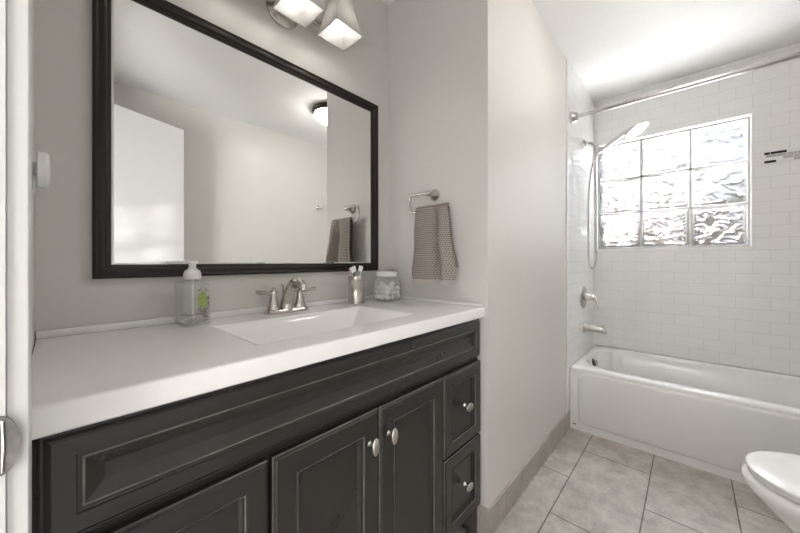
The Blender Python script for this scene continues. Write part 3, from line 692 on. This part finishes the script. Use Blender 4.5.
b = NB(); lathe(b, [(.016, -.026), (.019, -.020), (.019, .012), (.014, .022)], 22, to_axis((px0, YT-.085, 1.912), (0, -.25, -1)))
lathe(b, [(.017, -.014), (.020, -.010), (.020, .014), (.017, .018)], 22, to_axis((px0, YT-.105, 1.905), (0, -.94, .34))); obj('bracket', b, M_chrome, sh)
hc = Vector((px0, -.885, 1.990)); hn = Vector((-.10, -.50, -.86)).normalized()
b = NB(); pts = smooth_path([(px0, YT-.070, 1.885), (px0, YT-.13, 1.915), (px0, YT-.20, 1.958), (px0, YT-.26, 1.993), tuple(hc-hn*.020)], 6); tube(b, pts, lerp_list([.010, .0125, .0135, .015, .020], len(pts)), 14); obj('wand', b, M_chrome, sh)
b = NB(); lathe(b, [(.020, -.030), (.045, -.022), (.068, -.008), (.073, .0), (.072, .005), (.064, .007)], 40, to_axis(hc, hn)); hd_ = obj('spray_head', b, M_nick, sh)
b = NB()
for rr_, nn in ((.018, 6), (.036, 12), (.053, 18)):
    for k in range(nn):
        a = 2*math.pi*k/nn; lathe(b, [(.0032, .006), (.0032, .0085), (.0015, .0095)], 8, to_axis(hc, hn) @ Matrix.Translation((rr_*math.cos(a), rr_*math.sin(a), 0)))
obj('nozzles', b, M_black, hd_)
b = NB()
hp = smooth_path([(px0, YT-.088, 1.885), (px0, YT-.070, 1.84), (px0, YT-.045, 1.75), (px0, YT-.030, 1.5), (px0, YT-.030, 1.25), (px0, YT-.032, 1.12), (px0, YT-.044, 1.055), (px0, YT-.058, 1.045), (px0, YT-.072, 1.065), (px0, YT-.080, 1.13), (px0, YT-.080, 1.3), (px0, YT-.078, 1.6), (px0, YT-.072, 1.80), (px0, YT-.070, 1.885)], 8)
tube(b, hp, .0068, 10); obj('hose', b, M_chrome, sh)
rx_, rz_ = 2.335, 2.058
rd = thing('shower_curtain_rod', 'straight satin chrome shower curtain rod spanning the tub alcove', 'curtain rod', (rx_, YT, rz_))
b = NB(); tube(b, [(rx_, YT-.02, rz_), (rx_, YT-.20, rz_)], .0115, 16); obj('inner_tube', b, M_chrome, rd)
b = NB(); tube(b, [(rx_, YT-.20, rz_), (rx_, YF+.02, rz_)], .0135, 16); obj('outer_tube', b, M_chrome, rd)
for y, s in ((YT, -1), (YF, 1)):
    b = NB(); lathe(b, [(.040, 0), (.040, .012), (.034, .018), (.030, .036), (.020, .040)], 28, to_axis((rx_, y, rz_), (0, s, 0))); obj('flange', b, M_chrome, rd)

# ------------------------------------------------------------------ toilet
cxT = 1.622; yn = -1.293
to = thing('toilet', 'white elongated toilet with closed lid beside the bathtub', 'toilet', (cxT, -1.6, 0))
def egg(hw, front, back, z, n=56, p=1.0, yc=None):
    """plan outline: rounded nose at y=front, squarer back at y=back"""
    yc = back+(front-back)*.42 if yc is None else yc
    pts = []
    for i in range(n):
        a = 2*math.pi*i/n; s, c = math.sin(a), math.cos(a)
        if s >= 0: y = yc+(front-yc)*s; x = hw*math.copysign(abs(c)**.92, c)
        else: y = yc-(yc-back)*abs(s)**.75; x = hw*math.copysign(abs(c)**.6, c)
        pts.append((cxT+x, y, z*.970))
    return pts
yb2 = -1.70
b = NB()
loft(b, [egg(.115, yn-.16, yb2-.20, 0), egg(.112, yn-.165, yb2-.20, .03), egg(.105, yn-.175, yb2-.20, .09), egg(.112, yn-.155, yb2-.20, .16), egg(.140, yn-.098, yb2-.18, .24), egg(.172, yn-.035, yb2-.10, .305), egg(.190, yn-.002, yb2-.04, .345), egg(.195, yn+.012, yb2-.04, .368), egg(.190, yn+.008, yb2-.04, .385), egg(.180, yn-.002, yb2-.04, .392), egg(.15, yn-.05, yb2, .392)])
obj('bowl', b, M_porc, to, ang=60)
b = NB(); loft(b, [egg(.176, yn-.008, yb2, .3935), egg(.180, yn-.004, yb2, .397), egg(.181, yn-.003, yb2, .406), egg(.178, yn-.006, yb2, .4095)]); obj('seat', b, M_seat, to, ang=50)
b = NB(); loft(b, [egg(.180, yn-.004, yb2, .4115), egg(.184, yn, yb2, .413), egg(.185, yn+.001, yb2, .418), egg(.1835, yn-.0005, yb2, .4205), egg(.178, yn-.006, yb2, .4222), egg(.12, yn-.07, yb2+.05, .4245)]); obj('lid', b, M_seat, to, ang=50)
for s in (-1, 1):
    b = NB(); lathe(b, [(.014, .0), (.014, .045), (.010, .050)], 16, Matrix.Translation((cxT+s*.075, yb2-.012, .375))); obj('seat_hinge', b, M_seat, to)
b = NB(); loft(b, [[(x, y, z) for x, y in rrect(cxT, -1.878, hx_, .092, .03, 6)] for hx_, z in ((.19, .385), (.205, .42), (.215, .74), (.215, .745))]); obj('tank', b, M_porc, to)
b = NB(); loft(b, [[(x, y, z) for x, y in rrect(cxT, -1.878, hx_, hy_, .03, 6)] for hx_, hy_, z in ((.222, .099, .746), (.224, .101, .752), (.224, .101, .772), (.218, .096, .780))]); obj('tank_lid', b, M_porc, to)
b = NB(); tube(b, [(cxT-.150, -1.784, .69), (cxT-.150, -1.770, .69), (cxT-.12, -1.766, .688), (cxT-.085, -1.766, .684)], .006, 10); obj('flush_lever', b, M_chrome, to)
